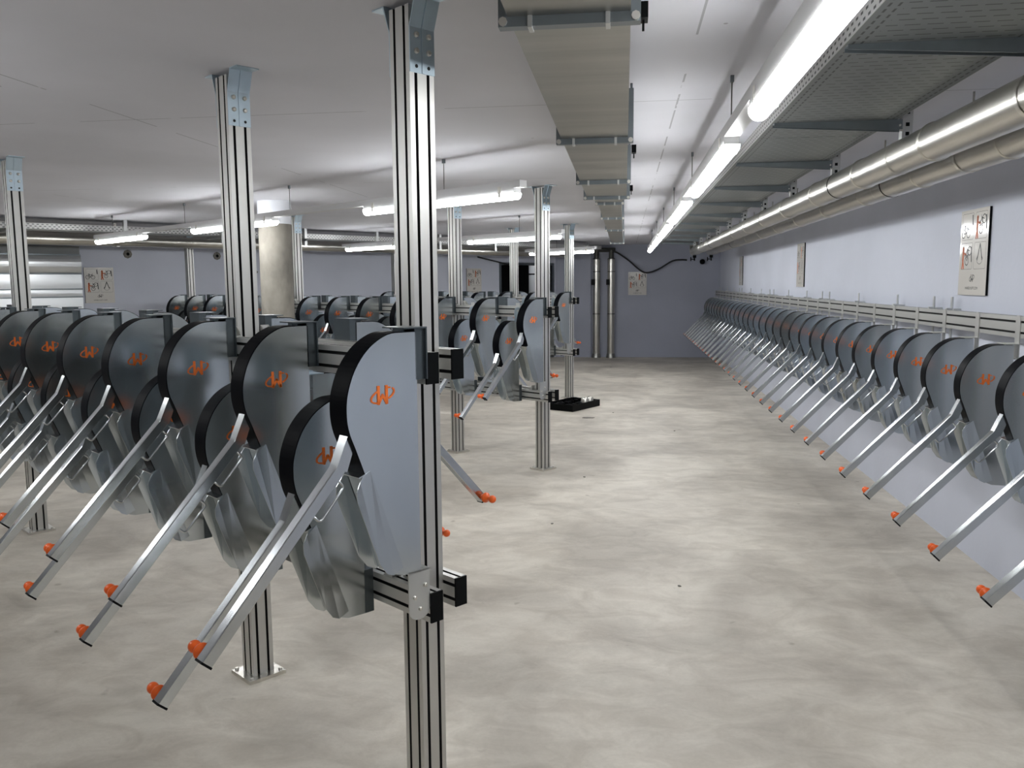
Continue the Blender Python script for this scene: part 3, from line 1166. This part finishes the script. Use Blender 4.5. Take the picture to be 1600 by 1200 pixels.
def flange(x0, x1, y, z0, z1, d=0.022, t=0.016):
    b = MB()
    b.box(x0 - d, x1 + d, y - t, y + t, z0 - d, z0)
    b.box(x0 - d, x1 + d, y - t, y + t, z1, z1 + d * 0.6)
    b.box(x0 - d, x0, y - t, y + t, z0, z1)
    b.box(x1, x1 + d, y - t, y + t, z0, z1)
    f = put('flange', b.mesh('flange', M['darkzinc']), vd_)
    for xx in (x0 + 0.05, x1 - 0.05):
        put('flange_clip', MB().box(xx - 0.005, xx + 0.005, y - t - 0.006, y + t + 0.006, z0 - d - 0.004, z0).mesh('flange_clip', M['guide']), f)
    for xx in (x0 - d * 0.6, x1 + d * 0.6):
        put('hanger_rod', MB().tube([(xx, y, z1), (xx, y, H)], 0.005, 6).mesh('hanger_rod', M['darkzinc']), f)
    for xx in (x0 - d / 2, x1 + d / 2):
        put('corner_bolt', MB().lathe([(0.010, 0), (0.010, 0.006)], 8, 0, (xx, y - t, z0 - d / 2), (0, -1, 0)).mesh('corner_bolt', M['steel']), f)


for y in big[1:]:
    flange(-0.264, 0.009, y, ZB, ZT)
# reducer and the narrow run
rd = MB()
q0, q1 = [(-0.264, ZB), (0.009, ZB), (0.009, ZT), (-0.264, ZT)], [(-0.203, ZB), (-0.028, ZB), (-0.028, ZT), (-0.203, ZT)]
rd.add([(x, 5.98, z) for x, z in q0] + [(x, 6.43, z) for x, z in q1], [(0, 1, 5, 4), (1, 2, 6, 5), (2, 3, 7, 6), (3, 0, 4, 7), (3, 2, 1, 0), (4, 5, 6, 7)])
put('reducer', rd.mesh('reducer', M['duct']), vd_)
small = [6.43, 7.9, 9.7, 12.85]
for y0, y1 in zip(small[:-1], small[1:]):
    put('duct_section', MB().box(-0.203, -0.028, y0, y1, ZB, ZT).mesh('duct_section', M['duct']), vd_)
for y in small:
    flange(-0.203, -0.028, y, ZB, ZT, 0.018, 0.012)
for y in (2.62, 5.2, 7.3):
    s = tag(put('ceiling_anchor', MB().box(0.035, 0.062, y - 0.03, y + 0.03, H - 0.045, H).box(0.045, 0.052, y - 0.004, y + 0.004, H - 0.075, H - 0.045).mesh('ceiling_anchor', M['black'])),
            ['small black ceiling anchor beside the wide duct, farthest from its reducer', 'small black ceiling anchor beside the wide duct, close to its reducer', 'small black ceiling anchor beside the narrow run of the duct'][[2.62, 5.2, 7.3].index(y)], 'anchor', 'black anchors beside the duct')

# ------------------------------------------------------------------ cable tray and pipes along the side wall
TX0, TX1, TZ = 0.645, 1.175, 2.30
tr = thing('cable_tray', 'wide perforated galvanised cable tray along the side wall', 'cable tray', ((TX0 + TX1) / 2, 0, TZ))
hwid = (TX1 - TX0) / 2
y = -4.6
sec = 0
while y < 15.8:
    y1 = min(y + 3.0, 15.8)
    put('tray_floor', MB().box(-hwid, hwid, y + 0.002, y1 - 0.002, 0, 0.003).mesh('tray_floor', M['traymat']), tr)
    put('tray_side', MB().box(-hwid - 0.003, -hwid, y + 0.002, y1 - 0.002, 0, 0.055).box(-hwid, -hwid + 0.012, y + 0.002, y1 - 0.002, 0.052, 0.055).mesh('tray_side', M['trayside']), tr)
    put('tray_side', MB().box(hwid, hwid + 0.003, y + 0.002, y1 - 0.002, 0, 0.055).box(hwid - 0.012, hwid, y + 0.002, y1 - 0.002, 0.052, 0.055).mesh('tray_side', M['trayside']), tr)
    y = y1
HX = TX1 + 0.045
AX0 = TX0 + 0.01


def arm_support_meshes():
    a = MB()
    # tapered cantilever, in the x-z plane
    pr = [(AX0, TZ), (AX0, TZ - 0.014), (HX - 0.02, TZ - 0.048), (HX - 0.02, TZ)]
    a.prism(pr, 'y', -0.022, -0.018)
    a.prism(pr, 'y', 0.018, 0.022)
    a.box(AX0, HX - 0.02, -0.022, 0.022, TZ - 0.003, TZ)
    h = MB().box(HX - 0.022, HX - 0.018, -0.022, 0.022, TZ - 0.085, H).box(HX - 0.022, HX + 0.022, -0.022, -0.018, TZ - 0.085, H).box(HX - 0.022, HX + 0.022, 0.018, 0.022, TZ - 0.085, H)
    sq = MB()
    for zz in (TZ - 0.062, TZ - 0.022, TZ + 0.03):
        sq.box(HX - 0.008, HX + 0.008, -0.0226, -0.0218, zz - 0.008, zz + 0.008)
    s = MB().box(HX - 0.034, HX - 0.020, -0.03, -0.024, TZ - 0.052, TZ - 0.044).box(HX - 0.036, HX - 0.030, -0.035, 0.03, TZ - 0.03, TZ - 0.022)
    return a.mesh('cantilever', M['darkzinc']), h.mesh('hanger', M['guide']), sq.mesh('punched_hole', M['black']), s.mesh('clamp_bolt', M['steel'])


CA, CH, CQ, CS = arm_support_meshes()
P1X, P2X, PZ, PR = HX - 0.01, HX + 0.275, 2.142, 0.073


def clamp_mesh(px):
    b = MB()
    n = 28
    v, f = [], []
    for k in range(n):
        an = 2 * PI * k / n
        for yy in (-0.012, 0.012):
            v.append((px + (PR + 0.0025) * math.cos(an), yy, PZ + (PR + 0.0025) * math.sin(an)))
    for k in range(n):
        a0, a1 = 2 * k, 2 * ((k + 1) % n)
        f.append((a0, a0 + 1, a1 + 1, a1))
    b.add(v, f, 0, True)
    b.tube([(px, 0, PZ + PR), (px, 0, TZ - 0.04 if px < HX + 0.1 else H)], 0.005, 6)
    return b.mesh('pipe_clamp', M['steel'])


C1M, C2M = clamp_mesh(P1X), clamp_mesh(P2X)
NARM = 15
for k in range(NARM):
    y = 2.75 - 1.265 * 3 + 1.265 * k
    if y > 15.6: break
    s = thing('tray_support', '%s cantilever support from the end wall, carrying the wide cable tray' % ordinal(14 - k), 'support', (0, y, 0), 0, 'cantilever supports under the cable tray')
    put('cantilever', CA, s)
    hg = put('hanger', CH, s)
    put('punched_hole', CQ, hg)
    put('clamp_bolt', CS, s)
    put('pipe_clamp', C1M, s)
    put('pipe_clamp', C2M, s)


def pipe(label, px, y0, y1):
    o = thing('insulated_pipe', label, 'pipe', (px, 0, PZ), 0, 'clad pipes along the side wall')
    y = y0
    k = 0
    sm = MB().lathe([(PR + 0.001, 0), (PR + 0.005, 0.006), (PR + 0.005, 0.012), (PR + 0.001, 0.018)], 32, 0, (0, 0, 0), (0, 1, 0)).mesh('seam_bead', M['pipe'])
    dk = MB().lathe([(PR + 0.002, 0), (PR + 0.002, 0.012)], 32, 0, (0, 0, 0), (0, 1, 0)).mesh('dark_band', M['black'])
    ss = {}
    while y < y1 - 0.01:
        L = round(min(1.0, y1 - y), 3)
        if L not in ss:
            ss[L] = MB().lathe([(PR, 0), (PR, L)], 36, 0, (0, 0, 0), (0, 1, 0)).mesh('cladding_section', M['pipe'])
        c = put('cladding_section', ss[L], o, (0, y, 0))
        put('seam_bead', sm, c, (0, L - 0.012, 0))
        if k in (9, 16):
            put('dark_band', dk, c, (0, 0.5, 0))
        y += L
        k += 1
    # elbow up to the ceiling
    pts = [(0, y1, 0)]
    for j in range(1, 7):
        an = PI / 2 * j / 6
        pts.append((0, y1 + 0.13 * math.sin(an), 0.13 * (1 - math.cos(an))))
    pts.append((0, y1 + 0.13, H - PZ))
    put('elbow', MB().tube(pts, PR * 0.98, 28).mesh('elbow', M['pipe']), o)
    put('drain_valve', MB().lathe([(0.012, 0.0), (0.012, 0.05), (0.03, 0.052), (0.03, 0.10)], 12, 0, (0, y1 - 0.1, -PR - 0.095), (0, 0, 1)).box(-0.07, -0.055, y1 - 0.12, y1 - 0.08, -PR - 0.10, -PR - 0.03).box(-0.06, 0, y1 - 0.105, y1 - 0.095, -PR - 0.075, -PR - 0.06).mesh('drain_valve', M['black']), o)


pipe('shiny metal clad pipe hung directly below the tray supports', P1X, -4.4, 15.35)
pipe('shiny metal clad pipe running closest to the white side wall', P2X, -4.4, 15.35)

# ------------------------------------------------------------------ tray and pipes along the oblique wall (local X = along wall, local Y into the wall)
def wloc(t):
    return G(t, 0, 0)


t2 = thing('cable_tray', 'perforated galvanised cable tray along the oblique far wall', 'cable tray', G(8.95, 0, 2.268), RW + PI / 2)
# local X = -A ... across, local Y = along the wall
xs0, xs1 = -3.2, 11.6
y = xs0
while y < xs1:
    y1 = min(y + 3.0, xs1)
    # after rotation RW+90deg local Y points to -(wall X)... use negative run
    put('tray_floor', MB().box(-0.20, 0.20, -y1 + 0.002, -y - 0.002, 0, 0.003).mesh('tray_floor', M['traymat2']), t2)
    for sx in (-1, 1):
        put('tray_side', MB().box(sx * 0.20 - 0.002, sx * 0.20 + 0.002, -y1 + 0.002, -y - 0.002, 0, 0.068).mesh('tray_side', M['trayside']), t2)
    y = y1
sup = MB().box(-0.20, 0.25, -0.02, 0.02, -0.035, 0.0).box(0.21, 0.25, -0.02, 0.02, -0.10, H - 2.268)
supm = sup.mesh('hanger', M['guide'])
for k in range(12):
    s = tag(put('tray_hanger', supm, None, G(8.95, 2.6 - 1.25 * k, 2.268), RW + PI / 2 + PI), '%s steel tray hanger from the doorway, along the oblique wall' % ordinal(12 - k), 'support', 'hangers along the oblique wall')


def wall_pipe(label, t, z, r, x0, x1):
    o = thing('insulated_pipe', label, 'pipe', G(t, 0, z), RW, 'clad pipes along the oblique wall')
    x = x0
    ss = {}
    while x < x1 - 0.01:
        L = round(min(1.5, x1 - x), 3)
        if L not in ss:
            ss[L] = MB().lathe([(r, 0), (r, L)], 24, 0, (0, 0, 0), (1, 0, 0)).mesh('cladding_section', M['pipe'])
        c = put('cladding_section', ss[L], o, (x, 0, 0))
        put('seam_bead', MB().lathe([(r + 0.003, 0), (r + 0.003, 0.012)], 24, 0, (0, 0, 0), (1, 0, 0)).mesh('seam_bead', M['pipe']), c, (L - 0.012, 0, 0))
        x += L
    hm = MB().box(-0.012, 0.012, -0.012, 0.012, r, H - z).box(-0.02, 0.02, -r - 0.006, r + 0.006, -r - 0.006, -r + 0.004).mesh('pipe_hanger', M['steel'])
    for k in range(6):
        put('pipe_hanger', hm, o, (x0 + 0.8 + 2.4 * k, 0, 0))


wall_pipe('metal clad pipe under the tray on the oblique wall', 9.33, 2.19, 0.072, -5.5, 11.3)
wall_pipe('thinner clad pipe tucked against the oblique wall', 9.95, 2.27, 0.045, -5.5, 11.5)

# ------------------------------------------------------------------ upright pipes at the end wall
for i, px in enumerate((-0.60, -0.285)):
    o = thing('upright_pipe', ['upright clad pipe at the end wall beside the lavender pilaster', 'upright clad pipe at the end wall nearer the pictogram sign'][i], 'pipe', (px, YB - 0.12, 0), 0, 'upright pipes at the end wall')
    put('foot_collar', MB().lathe([(0.105, 0), (0.085, 0.09)], 24).mesh('foot_collar', M['duct']), o)
    for z0, z1 in ((0.09, 0.95), (0.95, 1.85), (1.85, 2.12)):
        c = put('cladding_section', MB().lathe([(0.078, z0), (0.078, z1)], 28).mesh('cladding_section', M['pipe']), o)
        put('seam_band', MB().lathe([(0.080, z1 - 0.014), (0.080, z1)], 28).mesh('seam_band', M['seam']), c)
    put('neck', MB().lathe([(0.05, 2.12), (0.05, 2.30)], 16).mesh('neck', M['seam']), o)
    put('valve_handle', MB().box(-0.105, -0.04, -0.12, -0.05, 1.56, 1.68).mesh('valve_handle', M['black']), o)
hp = thing('header_pipe', 'dark horizontal pipe joining the tops of the upright pipes', 'pipe', (0, YB - 0.12, 2.30))
put('pipe_run', MB().tube([(-1.35, 0, 0), (-0.2, 0, 0)], 0.045, 16).mesh('pipe_run', M['seam']), hp)
put('tee', MB().lathe([(0.055, 0), (0.055, 0.06)], 16, 0, (-0.63, 0, 0), (1, 0, 0)).mesh('tee', M['seam']), hp)

# sagging cable
cp = [(-1.3, 2.26), (-0.9, 2.30), (-0.49, 2.294), (-0.22, 2.264), (0.05, 2.099), (0.32, 1.867), (0.483, 1.812), (0.72, 1.89), (0.987, 2.048), (1.16, 2.075), (1.30, 2.066)]
cp3 = catmull(cp, 5)
pts3 = []
for x, z in cp3:
    f = max(0.0, (x - 0.3) / 1.0)
    pts3.append((x, YB - 0.12 - (0.03 if x < -0.1 else 0) - 0.0 * f, z))
# bend the last part towards the drain valves
tag(put('black_cable', MB().tube(pts3, 0.017, 8).mesh('black_cable', M['cable'])), 'thick black cable sagging across the end wall above the sign', 'cable')
cv = MB().lathe([(0.055, 0), (0.055, 0.05), (0.03, 0.06)], 16, 0, (1.62, YB - 0.06, 2.03), (0, -1, 0))
tag(put('round_valve', cv.box(1.60, 1.64, YB - 0.07, YB, 2.01, 2.05).mesh('round_valve', M['black'])), 'round black valve on the end wall near the side wall corner', 'valve')
# door cables
tag(put('black_cable', MB().tube([G(W2T - 0.03, -9.75, 2.13), G(W2T - 0.03, -10.55, 2.0), G(W2T - 0.03, -10.8, 1.99)], 0.014, 8).mesh('door_cable', M['cable'])), 'short black cable slanting down to the doorway from the pipes', 'cable')
tag(put('black_cable', MB().tube([G(W2T - 0.03, -11.9, 2.20), G(W2T - 0.03, -11.6, 2.05), G(W2T - 0.03, -11.4, 1.98)], 0.014, 8).mesh('door_cable', M['cable'])), 'short black cable slanting down to the doorway from the corner', 'cable')

# ------------------------------------------------------------------ sheet metal cladding and cabinet on the oblique wall
cl = thing('sheet_metal_duct', 'bright silver sheet metal duct of stacked panels on the oblique wall', 'duct', G(W2T, 0), RW)
x0, x1 = 1.30, 2.31
zs = [0.0, 0.62, 1.10, 1.475, 1.58, 1.78, 2.03]
for k in range(len(zs) - 1):
    dz = zs[k + 1] - zs[k]
    b = MB()
    sec = [(0.0, zs[k] + 0.004)]
    for j in range(9):
        f = j / 8
        sec.append((-0.30 - (0.004 if k < 5 else 0.03) * math.sin(PI * f), zs[k] + 0.004 + (dz - 0.008) * f))
    sec.append((0.0, zs[k + 1] - 0.004))
    b.prism(sec, 'x', x0, x1, 0, None, False)
    pn = put('panel', b.mesh('panel', M['silver']), cl)
    put('seam_lip', MB().box(x0, x1, -0.318, 0.0, zs[k + 1] - 0.010, zs[k + 1] + 0.004).mesh('seam_lip', M['darkzinc']), pn)
    put('seam_clip', MB().box(x0 + 0.2, x0 + 0.23, -0.33, -0.31, zs[k + 1] - 0.014, zs[k + 1] + 0.008).mesh('seam_clip', M['darkzinc']), pn)
put('top_cover', MB().box(x0, x1, -0.28, 0.0, 2.034, 2.14).mesh('top_cover', M['greypanel']), cl)
cbn = thing('wall_cabinet', 'dark grey metal cabinet standing beside the silver sheet metal duct', 'cabinet', G(W2T, 0), RW)
put('body', MB().box(0.45, 1.28, -0.30, 0.0, 0.0, 2.05).mesh('body', M['greypanel']), cbn)
put('dark_upper_panel', MB().box(0.48, 1.25, -0.304, -0.30, 1.76, 2.03).mesh('dark_upper_panel', M['dark']), cbn)
put('lower_panel', MB().box(0.48, 1.25, -0.306, -0.30, 0.05, 1.73).mesh('lower_panel', M['greypanel']), cbn)

# plugged core holes on the oblique wall
for k, (q, z, n) in enumerate(((-3.04, 2.063, 8), (-4.37, 2.059, 8), (-4.98, 1.818, 4))):
    o = thing('wall_sleeve', ['plugged core hole in the oblique wall nearest the silver duct', 'plugged core hole high on the oblique wall under the clad pipe', 'square plugged hole in the oblique wall beside the concrete column'][k], 'wall hole', G(W2T, q, z), RW, 'plugged holes in the oblique wall')
    put('mortar_ring', MB().lathe([(0.062, 0.0), (0.060, 0.012)], n, 0, (0, 0, 0), (0, -1, 0)).mesh('mortar_ring', M['plug']), o)
    put('hole', MB().lathe([(0.022, 0.012), (0.022, 0.016)], 12, 0, (0, 0, 0), (0, -1, 0)).mesh('hole', M['black']), o)

# ------------------------------------------------------------------ crate with fittings on the floor
CR = math.radians(-29)
cr = thing('tool_crate', 'low black plastic crate at the foot of the rack end post', 'crate', (-0.655, 10.86, 0), CR)
put('crate_floor', MB().box(-0.21, 0.21, -0.33, 0.33, 0, 0.012).mesh('crate_floor', M['black']), cr)
for nm, bx in (('crate_wall', (-0.21, -0.20, -0.33, 0.33)), ('crate_wall', (0.20, 0.21, -0.33, 0.33)), ('crate_wall', (-0.20, 0.20, -0.33, -0.32)), ('crate_wall', (-0.20, 0.20, 0.32, 0.33))):
    put(nm, MB().box(*bx, 0.012, 0.085).mesh(nm, M['black']), cr)
cz, sz = math.cos(CR), math.sin(CR)
fit = MB().box(-0.075, 0.075, -0.045, 0.045, 0, 0.012).box(-0.075, -0.062, -0.045, 0.045, 0, 0.085).box(-0.03, 0.02, -0.03, 0.03, 0.012, 0.06).mesh('angle_fitting', M['black'])
fit2 = MB().tube([(-0.06, 0, 0.03), (0.0, 0.01, 0.045), (0.06, -0.01, 0.03)], 0.030, 10).mesh('tool_grip', M['black'])
fit3 = MB().lathe([(0.050, 0), (0.055, 0.04), (0.048, 0.10), (0.02, 0.115)], 16).mesh('coil', M['steel'])
fits = [(-0.10, -0.25, 0.15, 0), (0.10, -0.25, 0.2, 1), (-0.10, -0.125, -0.1, 1), (0.10, -0.125, 0.1, 0), (-0.10, 0.0, 3.0, 0), (0.10, 0.0, -0.15, 1), (-0.10, 0.125, 0.1, 0), (0.10, 0.135, 0.3, 2), (-0.10, 0.25, 2.95, 0), (0.10, 0.255, 0.7, 2)]
for k, (u, v_, r, ty) in enumerate(fits):
    x, y = -0.655 + u * cz - v_ * sz, 10.86 + u * sz + v_ * cz
    zb = 0.012
    o = put(['angle_fitting', 'tool_grip', 'wire_coil'][ty], [fit, fit2, fit3][ty], None, (x, y, zb), CR + r)
    tag(o, ['black angle fitting lying in the black crate', 'black tool grip lying in the black crate', 'shiny wire coil lying in the black crate'][ty], ['fitting', 'tool', 'coil'][ty], ['angle fittings in the crate', 'tool grips in the crate', 'wire coils in the crate'][ty])
    if ty == 2:
        o.location.z = 0.012
tag(put('metal_scrap', MB().prism([(-0.07, -0.02), (-0.02, -0.035), (0.06, -0.02), (0.075, 0.01), (0.0, 0.03), (-0.06, 0.02)], 'z', 0, 0.006).mesh('metal_scrap', M['plug']), None, (-0.42, 10.02, 0)), 'flat brown scrap lying on the floor beside the crate', 'scrap')
for k, (x, y) in enumerate(((-0.13, 10.45), (-0.47, 5.5), (0.30, 4.4), (0.55, 9.2), (-0.25, 16.2), (-0.32, 6.9))):
    b = MB().prism([(-0.009, -0.005), (0.007, -0.007), (0.011, 0.003), (-0.003, 0.008)], 'z', 0, 0.005)
    tag(put('concrete_chip', b.mesh('concrete_chip', M['plug']), None, (x, y, 0), k * 1.1), 'tiny dark chip lying on the bare floor of the aisle', 'debris', 'chips on the aisle floor')
